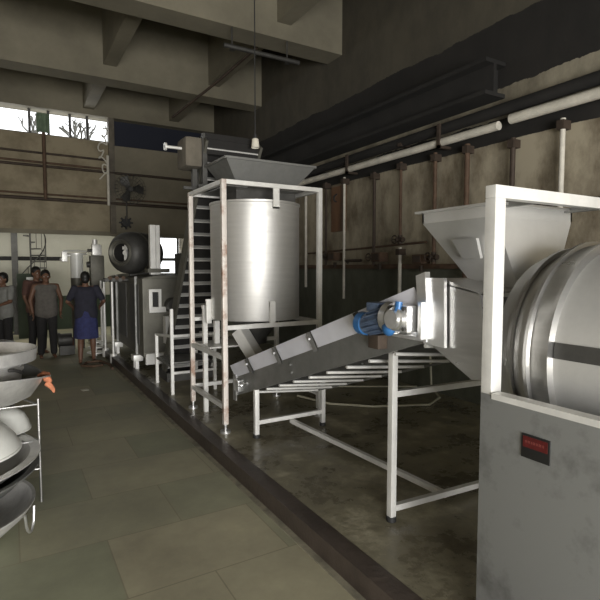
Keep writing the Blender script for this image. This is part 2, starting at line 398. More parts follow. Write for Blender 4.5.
pipe('far_wall_pipe', [(1.98, YF - .14, 3.05), (1.98, YF - .14, 4.15)], .03, 'pipe_white', 'pale vertical pipe beside the pillar where the far wall darkens')
cur = []
for i in range(60):
    a = i * .55; cur.append((1.88 + .07 * math.sin(a * .9) + .05 * math.sin(a * .31), YF - .16 - .02 * math.cos(a), 4.72 - i * .018 + .05 * math.sin(a * 1.3)))
solo('dangling_cable', MB().tube(cur, .016, 6), 'pipe_white', (1.88, YF - .16, 4.7), 'tangled pale cable dangling by the pillar at the window end', 'cable')
solo('hanging_cloth', MB().prism([(.60 + .03 * i, YF + .02 + .02 * math.sin(i * 2.), 4.93) for i in range(9)] + [(.84 - .03 * i, YF + .045 + .02 * math.sin((8 - i) * 2.), 4.93) for i in range(9)], (0, 0, -.40)), 'green_cloth', (.72, YF, 4.6), 'faded green cloth hanging in the far window', 'cloth')

# wall fan
fx, fy, fz = 2.41, YF - .32, 3.42
fan = thing('wall_fan', (fx, YF - .06, fz), 'round caged fan mounted on the far wall above the opening', 'fan')
cg = MB()
for rr in (.12, .2, .28, .34): cg.lathe([(rr - .004, -.06 - .1 * (1 - rr / .34)), (rr + .004, -.06 - .1 * (1 - rr / .34)), (rr, -.052 - .1 * (1 - rr / .34)), (rr - .004, -.06 - .1 * (1 - rr / .34))], (fx, fy, fz), 'y', 32)
for i in range(24):
    a = 2 * PI * i / 24; c, s_ = math.cos(a), math.sin(a)
    cg.tube([(fx + .05 * c, fy - .155, fz + .05 * s_), (fx + .22 * c, fy - .10, fz + .22 * s_), (fx + .345 * c, fy, fz + .345 * s_), (fx + .2 * c, fy + .1, fz + .2 * s_)], .0035, 4)
obj('cage', cg, 'dark_steel', fan)
for i in range(3):
    a = 2 * PI * i / 3; R_ = Matrix.Rotation(a, 3, 'Y')
    pts = [(.04, -.02, -.03), (.28, -.05, -.10), (.31, 0, .05), (.2, .03, .12), (.04, .02, .04)]
    obj('blade', MB().prism([Vector((fx, fy, fz)) + R_ @ Vector(p) for p in pts], (0, .006, 0)), 'dark_steel', fan)
obj('motor', MB().cyl((fx, fy - .05, fz), (fx, fy + .16, fz), .06, 20), 'dark_steel', fan)
obj('bracket', MB().cyl((fx, fy + .14, fz), (fx, YF, fz), .025).cyl((fx - .06, fy + .1, fz), (fx - .06, fy + .1, fz - .75), .014), 'dark_steel', fan)
sw = thing('hanging_switch', (2.34, YF - .14, 2.55), 'black star-shaped switch unit hanging under the wall fan', 'switch')
obj('body', MB().cyl((2.34, YF - .2, 2.68), (2.34, YF - .06, 2.68), .10, 8), 'black', sw)
kn = MB()
for i in range(8):
    a = i * PI / 4; kn.bar((2.34 + .08 * math.cos(a), YF - .16, 2.68 + .08 * math.sin(a)), (2.34 + .15 * math.cos(a), YF - .16, 2.68 + .15 * math.sin(a)), .035)
obj('terminals', kn, 'black', sw)

# ------------------------------------------------------------------ tank on its stand
sx0, sx1, sy0, sy1, P = 1.69, 2.72, 4.25, 5.19, .045
TZ = 2.45
def foot(mb, x, y, z0=.12, r=.045): return mb.cyl((x, y, z0), (x, y, z0 + .022), r, 20).cyl((x, y, z0), (x, y, z0 + .09), .013, 10)
st = thing('tank_stand', (2.2, 4.72, .12), 'tall square-tube steel stand holding the big cylindrical tank', 'stand')
for i, (x, y) in enumerate(((sx0, sy0), (sx1, sy0), (sx0, sy1), (sx1, sy1))):
    ps = obj('post', MB().box(x - P / 2, x + P / 2, y - P / 2, y + P / 2, .20, TZ, .003), 'frame_rust' if x == sx0 else 'frame', st, label='rust-spotted post' if i == 0 else None)
    obj('foot', foot(MB(), x, y, r=.05), 'alu', ps)
def rail(p, q, w=.04, m='frame', par=None, n='rail'): return obj(n, MB().bar(p, q, w), m, par or st)
for y in (sy0, sy1):
    rail((sx0, y, TZ - .02), (sx1, y, TZ - .02)); 
rail((sx0, sy0, 1.10), (sx1, sy0, 1.10)); rail((sx0, sy1, 1.10), (sx1, sy1, 1.10))
for x in (sx0, sx1):
    rail((x, sy0, TZ - .02), (x, sy1, TZ - .02)); rail((x, sy0, 1.10 if x > 2 else .82), (x, sy1, 1.10 if x > 2 else .82)); rail((x, sy0, .36), (x, sy1, .36))
rail((sx0, sy1, .37), (sx1, sy1, .37)); rail((sx0, sy1, .82), (sx1, sy1, .82))
obj('shelf_plate', MB().box(sx0 + .02, 2.25, 4.7, sy1 - .02, .84, .855), 'frame', st)
for xa, xb in ((1.78, 2.0), (2.36, 2.6)): obj('top_plate', MB().box(xa, xb, 4.4, 5.1, TZ - .03, TZ - .022), 'steel', st)

tc_ = (2.235, 4.74)
tk = thing('steel_tank', (tc_[0], tc_[1], 1.13), 'big brushed stainless steel cylindrical tank inside the tall stand', 'tank')
obj('shell', MB().lathe([(.0, 1.17), (.30, 1.16), (.458, 1.13), (.462, 1.14), (.462, 2.28), (.47, 2.285), (.47, 2.305), (.445, 2.305), (.445, 1.25), (0, 1.25)], (tc_[0], tc_[1], 0), n=96), 'tank', tk)
obj('cone_bottom', MB().lathe([(.30, 1.16), (.12, .92), (.12, .86)], (tc_[0], tc_[1], 0)), 'dark_steel', tk)
for a in (-PI / 2 - .10, PI - .25, .12, PI / 2 + .2):
    x, y = tc_[0] + .49 * math.cos(a), tc_[1] + .49 * math.sin(a)
    lg = MB().box(x - .028, x + .028, y - .012, y + .012, 1.08, 1.32).box(x - .028, x + .028, min(y, y), y + .02, 1.27, 1.33)
    obj('support_lug', lg, 'frame', tk)
obj('hanger_bracket', MB().box(2.20, 2.265, 4.25, 4.262, 2.22, 2.44).box(2.20, 2.265, 4.25, 4.31, 2.22, 2.235), 'frame', tk)
obj('outlet_chute', MB().bar((2.0, 4.62, 1.02), (2.12, 4.40, .70), .13, .12).bar((1.86, 4.9, 1.1), (1.86, 4.9, .86), .05), 'frame', tk)
# short uprights standing on the stand's shelf
sp_ = thing('short_post', (1.78, 4.9, .84), 'short square steel post standing on the left shelf of the tank stand', 'post')
obj('upright', MB().box(1.745, 1.79, 4.98, 5.02, .12, 1.22), 'frame', sp_); obj('cap', MB().box(1.74, 1.84, 4.975, 5.025, 1.22, 1.26), 'frame', sp_)

# hopper above the tank
hp = thing('overhead_hopper', (2.55, 5.1, 2.5), 'wide dull steel hopper sitting above the tank', 'hopper')
def frustum(x0, x1, y0, y1, z1, a0, a1, b0, b1, z0, th=.008):
    T = [(x0, y0, z1), (x1, y0, z1), (x1, y1, z1), (x0, y1, z1)]; B = [(a0, b0, z0), (a1, b0, z0), (a1, b1, z0), (a0, b1, z0)]
    m = MB()
    for i in range(4):
        j = (i + 1) % 4; q = [Vector(B[i]), Vector(B[j]), Vector(T[j]), Vector(T[i])]
        c = Vector(((x0 + x1) / 2, (y0 + y1) / 2, (z0 + z1) / 2)); nrm = (q[1] - q[0]).cross(q[3] - q[0]).normalized()
        if nrm.dot(c - q[0]) < 0: nrm = -nrm
        m.prism(q, nrm * th)
    return m
obj('bin', frustum(1.80, 2.80, 4.45, 5.0, 2.70, 1.95, 2.62, 4.56, 4.92, 2.49), 'steel_dull', hp)
obj('rim', MB().bar((1.80, 4.45, 2.70), (2.80, 4.45, 2.70), .022).bar((1.80, 5.0, 2.70), (2.80, 5.0, 2.70), .022).bar((1.80, 4.45, 2.70), (1.80, 5.0, 2.70), .022).bar((2.80, 4.45, 2.70), (2.80, 5.0, 2.70), .022), 'steel_dull', hp)
obj('neck', MB().box(1.95, 2.62, 4.56, 4.92, 2.31, 2.50), 'dark_steel', hp)

# inclined cleated elevator
ev = thing('cleated_elevator', (2.0, 6.2, .12), 'steep dark cleated elevator climbing behind the tank up to the hopper', 'elevator')
A_, B_ = Vector((1.8, 6.78, .22)), Vector((1.8, 5.02, 3.0)); W_ = .62
ux = (B_ - A_).normalized(); nn = Vector((0, -ux.z, ux.y)).normalized()   # outward, towards viewer
for x in (0, W_): obj('side_rail', MB().bar(A_ + Vector((x, 0, 0)), B_ + Vector((x, 0, 0)), .03, .16, up=nn), 'mid_steel', ev, label='scuffed grey side rail')
obj('bed', MB().bar(A_ + Vector((W_ / 2, 0, 0)) + nn * -.0, B_ + Vector((W_ / 2, 0, 0)), W_ - .03, .012, up=nn), 'soot', ev)
nL = (B_ - A_).length
for i in range(19):
    p = A_ + ux * (.12 + i * nL / 19.2)
    obj('cleat', MB().bar(p + Vector((.015, 0, 0)) + nn * .035, p + Vector((W_ - .015, 0, 0)) + nn * .035, .06, .012, up=ux), 'frame', ev)
obj('base', MB().box(1.78, 2.44, 6.55, 6.95, .12, .24), 'dark_steel', ev)
obj('head_frame', MB().bar((1.80, 5.05, 2.45), (1.80, 5.05, 3.05), .05).bar((1.80, 5.05, 2.9), (1.80, 5.6, 2.1), .035).bar((1.72, 5.0, 2.5), (1.95, 5.0, 2.5), .03), 'dark_steel', ev)
obj('drive_housing', MB().box(1.80, 2.42, 5.02, 5.30, 2.84, 3.06, .02), 'soot', ev)
hb = thing('gearbox_cover', (1.68, 5.2, 2.65), 'pale beige rounded box at the top of the steep elevator', 'box')
obj('casing', MB().box(1.60, 1.80, 5.05, 5.36, 2.70, 3.01, .05), 'concrete_lt', hb)
obj('shaft', MB().cyl((1.42, 5.18, 2.90), (1.60, 5.18, 2.90), .016, 12).cyl((1.42, 5.18, 2.90), (1.44, 5.18, 2.90), .04, 12), 'frame', hb)
obj('mounting_arm', MB().bar((1.74, 5.2, 2.45), (1.74, 5.2, 2.75), .05).bar((1.62, 5.2, 2.5), (1.80, 5.2, 2.5), .03), 'dark_steel', hb)

# small step stand beside the elevator
ss = thing('access_step', (1.75, 6.2, .12), 'low square-tube access step beside the grey casing machine', 'step')
for (x, y, z) in ((1.66, 6.60, .78), (1.66, 5.88, 1.16), (2.2, 5.88, .85), (2.2, 6.60, .78)):
    obj('post', MB().box(x - .018, x + .018, y - .018, y + .018, .12, z), 'frame', ss)
for z in (.38, .83):
    obj('rail', MB().bar((1.66, 5.88, z), (2.2, 5.88, z), .03), 'frame', ss)
obj('rail', MB().bar((1.66, 6.6, .77), (1.66, 5.88, .83), .03), 'frame', ss); obj('rail', MB().bar((2.2, 6.6, .77), (2.2, 5.88, .83), .03), 'frame', ss)
obj('tread_plate', MB().box(1.68, 2.18, 6.0, 6.58, .47, .485).bar((1.66, 6.6, .46), (1.66, 5.88, .46), .025).bar((2.2, 6.6, .46), (2.2, 5.88, .46), .025), 'steel_dull', ss)

# ------------------------------------------------------------------ inclined conveyor
cv = thing('inclined_conveyor', (2.2, 3.0, .12), 'long inclined steel belt conveyor rising from the tank to the drum', 'conveyor')
CX0, CX1 = 1.87, 2.56
L0 = Vector((0, 4.42, .50)); L1 = Vector((0, 1.86, 1.36))          # centre line of side beams
du = (L1 - L0).normalized(); dn = Vector((0, -du.z, du.y)); dn = -dn if dn.z < 0 else dn
def cp(x, s, h): p = L0 + (L1 - L0) * s + dn * h; return Vector((x, p.y, p.z))
for x in (CX0, CX1):
    sd = obj('side_beam', MB().prism([cp(x, -.015, -.085), cp(x, 1.0, -.085), cp(x, 1.0, .085), cp(x, -.015, .085)], (.02, 0, 0)), 'steel_dull', cv)
    for h in (-.03, .03): obj('bolt', MB().cyl(cp(x - .012, .43, h), cp(x + .03, .43, h), .008, 8), 'alu', sd)
cuts = [0.0, .165, .375, .585, .80, 1.0]
for side, x in ((-1, CX0), (1, CX1 + .02)):
    for a, b in zip(cuts, cuts[1:]):
        g0, g1 = a + .006, b - .006
        q = [cp(x, g0, .085), cp(x, g1, .085), cp(x + side * .04, g1, .205), cp(x + side * .04, g0, .205)]
        obj('guard_plate', MB().prism(q, (.006, 0, 0)), 'skirt', cv)
    for c in cuts[1:-1]:
        br = obj('guard_bracket', MB().bar(cp(x + side * .012, c, .06), cp(x + side * .052, c, .20), .016, .03), 'dark_steel', cv)
        obj('bolt', MB().cyl(cp(x + side * .05, c, .15), cp(x + side * .066, c, .15), .012, 8), 'alu', br)
obj('belt', MB().prism([cp(CX0 + .03, 0, .05), cp(CX1 - .01, 0, .05), cp(CX1 - .01, 1.02, .05), cp(CX0 + .03, 1.02, .05)], (0, 0, .012)), 'dark_steel', cv)
for i in range(10):
    s_ = .14 + i * .092
    obj('return_roller', MB().cyl(cp(CX0 + .02, s_, -.10), cp(CX1, s_, -.165), .011, 12), 'frame', cv)
obj('roller_rail', MB().bar(cp(CX1, .1, -.165), cp(CX1, 1.0, -.165), .015), 'steel_dull', cv)
for s_ in (.15, .55, .95): obj('roller_hanger', MB().bar(cp(CX1, s_, -.08), cp(CX1, s_, -.17), .015), 'steel_dull', cv)
for s_ in (.01,):
    tl = obj('tail_pulley', MB().cyl(cp(CX0 + .03, s_, 0), cp(CX1 - .01, s_, 0), .07, 24), 'dark_steel', cv)
    obj('bearing', MB().box(CX0 - .03, CX0, 4.30, 4.40, .47, .58, .006), 'alu', cv)
    obj('tension_screw', MB().cyl((CX0 - .022, 4.30, .53), (CX0 - .022, 4.10, .597), .009, 10).cyl((CX0 - .022, 4.24, .55), (CX0 - .022, 4.22, .557), .018, 6), 'alu', cv)
    obj('end_plate', MB().prism([(CX0 - .01, 4.40, .36), (CX0 - .01, 4.47, .36), (CX0 - .01, 4.47, .66), (CX0 - .01, 4.40, .66)], (.012, 0, 0)), 'steel', cv)
def leg(x, y, z1): 
    l = obj('leg', MB().box(x - .02, x + .02, y - .02, y + .02, .15, z1, .002), 'frame', cv)
    obj('foot', MB().cyl((x, y, .12), (x, y, .15), .03, 16), 'black', l)
leg(1.95, 2.23, 1.16); leg(2.80, 2.23, 1.16); leg(1.88, 3.98, .56); leg(2.59, 3.98, .56)
for p, q in (((1.95, 2.23, .90), (2.80, 2.23, .88)), ((1.95, 2.23, .20), (2.80, 2.23, .17)), ((1.88, 3.98, .26), (2.59, 3.98, .26)), ((2.24, 3.98, .22), (2.42, 2.23, .17))):
    obj('brace', MB().bar(p, q, .036), 'frame', cv)
# discharge hood
hd = obj('discharge_hood', MB().prism([(CX0, 1.90, 1.28), (CX0, 1.58, 1.12), (CX0, 1.48, 1.15), (CX0, 1.55, 1.53), (CX0, 1.78, 1.60), (CX0, 1.90, 1.585)], (.01, 0, 0)).prism([(CX1, 1.90, 1.28), (CX1, 1.58, 1.12), (CX1, 1.48, 1.15), (CX1, 1.55, 1.53), (CX1, 1.78, 1.60), (CX1, 1.90, 1.585)], (.01, 0, 0)).prism([(CX0, 1.9, 1.59), (CX1, 1.9, 1.59), (CX1, 1.56, 1.53), (CX0, 1.56, 1.53)], (0, 0, .006)), 'steel', cv)
obj('bearing_plate', MB().prism([(CX0 - .03, 1.875, 1.26), (CX0 - .03, 1.73, 1.255), (CX0 - .03, 1.74, 1.60), (CX0 - .03, 1.85, 1.60)], (.02, 0, 0)), 'alu', cv, label='bright vertical bearing plate')
obj('hood_flange', MB().prism([(CX0 - .05, 1.90, 1.46), (CX0 - .05, 1.835, 1.45), (CX0 - .05, 1.85, 1.63), (CX0 - .05, 1.915, 1.61)], (.035, 0, 0)), 'alu', cv)
# drive motor
mo = thing('geared_motor', (1.83, 2.1, 1.30), 'small blue and silver geared motor bolted to the side of the conveyor head', 'motor')
obj('motor_body', MB().cyl((1.80, 2.34, 1.31), (1.80, 2.14, 1.36), .062, 24), 'blue_dark', mo)
obj('fan_cover', MB().lathe([(.0, -.03), (.05, -.028), (.068, -.01), (.068, .04)], (1.80, 2.35, 1.31), 'y', 24), 'blue', mo)
fi = MB()
for i in range(14):
    a = 2 * PI * i / 14; d = Vector((math.cos(a), 0, math.sin(a)))
    fi.bar(Vector((1.80, 2.30, 1.32)) + d * .068, Vector((1.80, 2.17, 1.353)) + d * .068, .008, .016, up=d)
obj('cooling_fins', fi, 'blue_dark', mo)
obj('gear_ring', MB().lathe([(.055, -.03), (.088, -.03), (.088, .02), (.055, .02)], (1.80, 2.12, 1.365), 'y', 28), 'alu', mo)
obj('worm_gearbox', MB().box(1.75, 1.86, 1.95, 2.09, 1.30, 1.44, .012), 'alu', mo)
obj('oil_cap', MB().ball((1.745, 2.085, 1.315), .045, (.7, 1, 1)).cyl((1.73, 2.0, 1.40), (1.74, 2.0, 1.46), .02, 12), 'blue', mo)
obj('output_flange', MB().lathe([(0, -.05), (.05, -.05), (.05, -.03), (.062, -.025), (.062, .02), (0, .02)], (1.745, 2.015, 1.37), 'x', 24), 'alu', mo)
for dy in (-.055, .055):
    for dz in (-.05, .055): obj('bolt', MB().cyl((1.735, 2.02 + dy, 1.37 + dz), (1.755, 2.02 + dy, 1.37 + dz), .011, 8), 'dark_steel', mo)
obj('mounting_plate', MB().box(1.835, 1.87, 1.90, 2.16, 1.255, 1.275).box(1.80, 1.87, 1.90, 1.925, 1.27, 1.46).box(1.86, 1.87, 1.93, 2.12, 1.27, 1.45), 'alu', mo)
obj('terminal_box', MB().box(1.76, 1.84, 2.20, 2.30, 1.39, 1.44, .006), 'blue_dark', mo)
obj('drip_box', MB().box(1.80, 1.87, 2.24, 2.33, 1.17, 1.25, .004), 'rust_dark', mo)

mo.location.y -= .05; mo.location.z += .015
# ------------------------------------------------------------------ drum machine
PX = 1.74
fr = thing('drum_stand', (PX, 1.0, .12), 'large welded steel frame with a solid lower side panel around the drum', 'frame')
for (x, y) in ((PX + .001, 1.398), (2.98, 1.398)):
    obj('post', MB().box(x, x + .066, y - .026, y + .026, .12, 1.942, .004), 'frame', fr)
obj('post', MB().box(PX, PX + .06, -.35, -.29, .12, 1.1, .004), 'frame', fr); obj('post', MB().box(2.98, 3.04, -.35, -.29, .12, 1.1, .004), 'frame', fr)
obj('top_bar', MB().box(PX + .001, 3.05, 1.372, 1.424, 1.942, 1.995, .004), 'frame', fr)
pn = obj('side_panel', MB().box(PX - .004, PX + .0005, -.35, 1.42, .14, 1.115, .003), 'panel', fr)
obj('panel_lip', MB().box(PX - .008, PX + .05, -.35, 1.362, 1.10, 1.125), 'frame', pn)
obj('side_panel', MB().box(3.03, 3.046, -.35, 1.44, .14, 1.115, .003), 'panel', fr)
obj('cross_rail', MB().box(PX + .07, 2.98, 1.37, 1.41, .95, .99).box(PX + .07, 2.98, 1.37, 1.41, .2, .24), 'frame', fr)
# name plate
npz0, npz1, ny0, ny1 = .905, 1.0, 1.095, 1.215
pt = obj('name_plate', MB().box(PX - .010, PX - .004, ny0, ny1, npz0, npz1, .002), 'plate_black', fr, label='small dark red and black name plate')
obj('red_field', MB().box(PX - .0112, PX - .010, ny0 + .008, ny1 - .008, .948, npz1 - .008), 'plate_red', pt)
tx = MB()
yy = ny1 - .018
for w in (.010, .013, .008, .012, .010, .014, .009):
    tx.box(PX - .0118, PX - .0112, yy - w * .75, yy, .966, .976); yy -= w + .001
obj('lettering', tx, 'plate_text', pt)
# drum
dc = (2.36, 1.27)
dr = thing('rotary_drum', (dc[0], .6, dc[1]), 'large horizontal stainless steel rotary drum at the right edge', 'drum')
c3 = (dc[0], 0, dc[1])
obj('shell', MB().lathe([(.0, -.30), (.40, -.30), (.462, -.24), (.462, 1.24), (.465, 1.245), (.462, 1.25), (.462, 1.36)], c3, 'y', 96), 'drum', dr)
obj('feed_cone', MB().lathe([(.462, 1.36), (.452, 1.365), (.445, 1.47), (.43, 1.50), (.30, 1.56), (.28, 1.56), (.28, 1.50), (0, 1.50)], c3, 'y', 96), 'drum', dr)
rg = obj('riding_ring', MB().lathe([(.46, 1.20), (.502, 1.20), (.502, 1.215), (.485, 1.22), (.485, 1.29), (.502, 1.295), (.502, 1.31), (.46, 1.31)], c3, 'y', 96), 'steel', dr)
obj('end_band', MB().lathe([(.455, 1.395), (.474, 1.395), (.474, 1.41), (.45, 1.41)], c3, 'y', 96), 'steel', dr)
obj('shell_seam', MB().lathe([(.462, -.24), (.4675, -.235), (.4675, 1.195), (.462, 1.20)], c3, 'y', 2, PI - .17, PI - .055).lathe([(.462, -.24), (.4665, -.235), (.4665, 1.195), (.462, 1.20)], c3, 'y', 2, PI - .055, PI - .03), 'dark_steel', dr, label='dark lengthwise seam strip')
obj('riding_ring', MB().lathe([(.46, .05), (.502, .05), (.502, .065), (.485, .07), (.485, .14), (.502, .145), (.502, .16), (.46, .16)], c3, 'y', 96), 'steel', dr)
for y in (1.25, .105):
    for sx in (-1, 1):
        rl = thing('support_roller', (dc[0] + sx * .28, y, .8), 'steel roller %s under the drum at its %s end' % ('nearest the side panel' if sx < 0 else 'nearest the wall', 'far' if y > 1 else 'near'), 'roller')
        obj('wheel', MB().cyl((dc[0] + sx * .30, y - .05, .80), (dc[0] + sx * .30, y + .05, .80), .07, 24), 'dark_steel', rl)
        obj('pedestal', MB().box(dc[0] + sx * .30 - .06, dc[0] + sx * .30 + .06, y - .07, y + .07, .12, .78), 'dark_steel', rl)
# feed hopper
fh = thing('feed_hopper', (2.3, 1.85, 1.5), 'stainless feed hopper over the far end of the drum', 'hopper')
HX0, HX1, HY0, HY1 = 2.03, 2.66, 1.60, 2.09
obj('rim', MB().box(HX0, HX0 + .012, HY0, HY1, 1.90, 1.965).box(HX1 - .012, HX1, HY0, HY1, 1.90, 1.965).box(HX0, HX1, HY0, HY0 + .012, 1.90, 1.965).box(HX0, HX1, HY1 - .012, HY1, 1.90, 1.965).box(HX0 - .03, HX0, HY0 - .03, HY1 + .03, 1.955, 1.967).box(HX0 - .03, HX1 + .03, HY0 - .03, HY0, 1.955, 1.967), 'hopper', fh)
obj('bin', frustum(HX0 + .002, HX1 - .002, HY0 + .002, HY1 - .002, 1.90, 2.22, 2.47, HY0 - .02, 1.82, 1.50), 'hopper', fh)
obj('spout', MB().box(2.22, 2.47, 1.52, 1.80, 1.38, 1.52), 'steel_dull', fh)
obj('patch_plate', MB().prism([(2.06, 1.72, 1.80), (2.06, 1.88, 1.80), (2.12, 1.86, 1.70), (2.12, 1.74, 1.70)], (-.02, 0, 0)), 'hopper', fh)
for x in (2.1, 2.6): obj('support_arm', MB().box(x - .015, x + .015, 1.41, 1.60, 1.945, 1.97), 'steel_dull', fh)

# ------------------------------------------------------------------ casing machine, column, blower
bx = thing('machine_casing', (2.2, 8.6, .12), 'long weathered grey steel machine casing on feet behind the tank', 'machine')
obj('body', MB().box(1.66, 2.75, 7.35, 10.1, .34, 1.50, .02).prism([(1.66, 7.35, 1.50), (1.9, 7.35, 1.54), (2.6, 7.35, 1.54), (2.75, 7.35, 1.50)], (0, 2.75, 0)), 'mid_steel', bx)
obj('skirt', MB().box(1.68, 2.72, 7.28, 7.36, .24, .40), 'frame', bx, label='pale front skirt')
wf = obj('sight_window', MB().box(1.74, 1.79, 7.30, 7.36, 1.08, 1.30).box(1.88, 1.92, 7.30, 7.36, 1.08, 1.30).box(1.74, 1.92, 7.30, 7.36, 1.30, 1.34).box(1.74, 1.98, 7.28, 7.36, 1.00, 1.08), 'frame', bx)
obj('opening', MB().box(1.79, 1.88, 7.335, 7.352, 1.08, 1.30), 'black', wf)
obj('access_port', MB().cyl((2.08, 7.36, 1.10), (2.08, 7.12, 1.10), .11, 24), 'dark_steel', bx)
obj('discharge_spout', MB().bar((2.0, 7.2, .95), (2.0, 7.2, .55), .14), 'frame', bx)
for y in (7.75, 9.3):
    obj('rib', MB().box(1.63, 1.67, y - .02, y + .02, .3, 1.52), 'steel_dull', bx)
    f_ = obj('foot', MB().box(1.58, 1.72, y - .10, y + .10, .24, .33, .008).box(1.61, 1.66, y - .08, y - .04, .12, .26).box(1.61, 1.66, y + .04, y + .08, .12, .26), 'frame', bx)
obj('foot', MB().box(2.62, 2.74, 7.30, 7.5, .12, .34), 'frame', bx)
pan_ = MB()
for y in (7.9, 8.8, 9.7): pan_.box(1.652, 1.66, y - .30, y + .30, .5, 1.4)
obj('side_door', pan_, 'dark_steel', bx)
ex = thing('exhaust_duct', (1.98, 7.7, 1.58), 'square grey exhaust duct rising from the casing machine', 'duct')
obj('duct', MB().box(1.85, 1.93, 7.62, 7.72, 1.55, 2.30).box(1.94, 2.0, 7.64, 7.74, 1.55, 2.30), 'frame', ex)
obj('flange', MB().box(1.80, 2.13, 7.58, 7.80, 1.58, 1.64), 'mid_steel', ex)
obj('vent_box', MB().box(2.3, 2.62, 7.5, 7.9, 1.55, 1.88), 'mid_steel', ex)
bw = thing('drum_blower', (1.95, 8.6, 1.6), 'big black horizontal cylinder with an open round end on top of the casing machine', 'blower')
bc = Vector((1.58, 8.5, 1.90)); RZ = Matrix.Rotation(-math.radians(50), 3, 'Z')
def turned(m):
    for v in m.bm.verts: v.co = bc + RZ @ (v.co * 1.05)
    return m
obj('barrel', turned(MB().lathe([(.15, 0), (.17, 0), (.25, .03), (.30, .08), (.325, .15), (.335, .25), (.335, .60), (.30, .70), (.0, .72)], n=48, axis='y')), 'dark_steel', bw)
obj('end_ring', turned(MB().lathe([(.14, .02), (.19, -.03), (.21, .0), (.18, .04)], n=40, axis='y')), 'mid_steel', bw)
obj('inner_face', turned(MB().lathe([(.165, .02), (.165, .4), (0, .4)], n=32, axis='y')), 'soot', bw)
obj('hub', turned(MB().box(.02, .07, .06, .10, -.12, -.02).box(-.01, .08, .06, .10, .05, .10).box(.03, .06, .06, .10, .02, .14).cyl((0, .1, 0), (0, .4, 0), .04, 14)), 'frame', bw)
obj('band', turned(MB().lathe([(.335, .30), (.345, .30), (.345, .34), (.335, .34)], n=48, axis='y').lathe([(.335, .48), (.345, .48), (.345, .52), (.335, .52)], n=48, axis='y')), 'mid_steel', bw)
obj('saddle', MB().box(1.75, 2.1, 8.65, 8.75, 1.50, 1.58).box(1.95, 2.3, 8.85, 8.95, 1.50, 1.58), 'dark_steel', bw)
# pipe cluster under the blower's left end
cl = thing('valve_manifold', (1.45, 8.9, 1.5), 'dark cluster of small valves and couplings below the black cylinder', 'valves')
for i in range(6):
    x = 1.33 + .05 * i; obj('valve', MB().cyl((x, 8.3, 1.46 + .03 * (i % 2)), (x, 8.36, 1.46 + .03 * (i % 2)), .032, 12), 'rust' if i % 2 else 'dark_steel', cl)
obj('manifold_pipe', MB().cyl((1.28, 8.36, 1.46), (1.68, 8.36, 1.46), .03).cyl((1.6, 8.36, 1.46), (1.6, 8.36, 1.5), .03), 'dark_steel', cl)
# slender columns left of the casing
for i, (x, y, z1, r, lab) in enumerate(((1.52, 9.0, 1.45, .022, 'thin pale standpipe nearest the casing machine'), (1.50, 9.7, 1.40, .02, 'thin pale standpipe, middle of three behind the person in blue'), (1.55, 10.4, 1.40, .025, 'thin pale standpipe farthest from the casing machine'))):
    t = thing('standpipe', (x, y, 0), lab, 'pipe', 'thin standpipes by the casing machine')
    obj('riser', MB().cyl((x, y, .05), (x, y, z1), r, 12), 'frame', t); obj('base', MB().cyl((x, y, 0.0 if x < 1.48 else .0), (x, y, .16), .06, 16), 'frame', t)
fl = thing('filter_housing', (1.52, 10.7, 1.2), 'upright pale grey filter housing behind the person in blue', 'machine')
obj('body', MB().box(1.40, 1.66, 10.6, 10.85, 1.25, 1.90, .03), 'mid_steel', fl)
obj('top_head', MB().box(1.44, 1.62, 10.62, 10.83, 1.90, 2.12, .03).cyl((1.50, 10.7, 2.1), (1.50, 10.7, 2.22), .05, 16), 'frame', fl)
obj('side_port', MB().cyl((1.34, 10.7, 1.72), (1.44, 10.7, 1.72), .06, 14).cyl((1.36, 10.7, 2.0), (1.46, 10.7, 2.0), .03, 12), 'dark_steel', fl)
for x in (1.43, 1.63): obj('leg', MB().box(x - .02, x + .02, 10.64, 10.68, .0, 1.26), 'frame', fl)
wc = thing('white_column_tank', (1.2, 11, 0), 'upright white cylindrical vessel with a flanged top in the far opening', 'tank')
obj('vessel', MB().lathe([(0, 1.92), (.12, 1.92), (.12, 1.45)], (1.19, 11, 0), n=32), 'white', wc, label='white upper half')
obj('lower_vessel', MB().lathe([(.12, 1.45), (.12, .45), (0, .42)], (1.19, 11, 0), n=32), 'mid_steel', wc)
obj('flange', MB().cyl((1.19, 11, 1.92), (1.19, 11, 1.95), .19, 28).tube([(.95, 11, 1.99), (1.2, 11, 2.0), (1.45, 11, 1.98)], .015, 8), 'frame', wc)
obj('valve_head', MB().box(.92, 1.02, 10.95, 11.05, 1.78, 1.98, .01).cyl((.97, 11, 1.9), (1.08, 11, 1.9), .03).ball((.93, 11, 1.82), .05), 'frame', wc)
obj('leg', MB().cyl((1.1, 11, 0), (1.1, 11, .5), .02), 'dark_steel', wc); obj('leg', MB().cyl((1.28, 11, 0), (1.28, 11, .5), .02), 'dark_steel', wc)
# low clutter behind the people
dm = thing('floor_pump', (.93, 10.4, 0), 'small dark pump with a red flange standing on the floor between the people', 'pump')
obj('body', MB().cyl((.80, 10.4, .28), (1.0, 10.4, .28), .12, 20).cyl((.80, 10.4, .28), (.76, 10.4, .28), .14, 20), 'dark_steel', dm)
obj('flange', MB().cyl((1.0, 10.4, .22), (1.03, 10.4, .22), .10, 18), 'red_cloth', dm)
obj('base', MB().box(.78, 1.04, 10.3, 10.5, 0, .17), 'dark_steel', dm)
hp2 = MB().tube([(1.25, 9.3, .02), (1.35, 9.1, .02), (1.30, 8.8, .02), (1.15, 8.75, .02), (1.0, 8.9, .02), (1.1, 9.1, .03), (1.3, 9.05, .05), (1.42, 8.8, .02), (1.40, 8.4, .02)], .022, 8)
solo('coiled_hose', hp2, 'rust', (1.25, 9, 0), 'brown hose coiled on the floor beside the plinth end', 'hose')
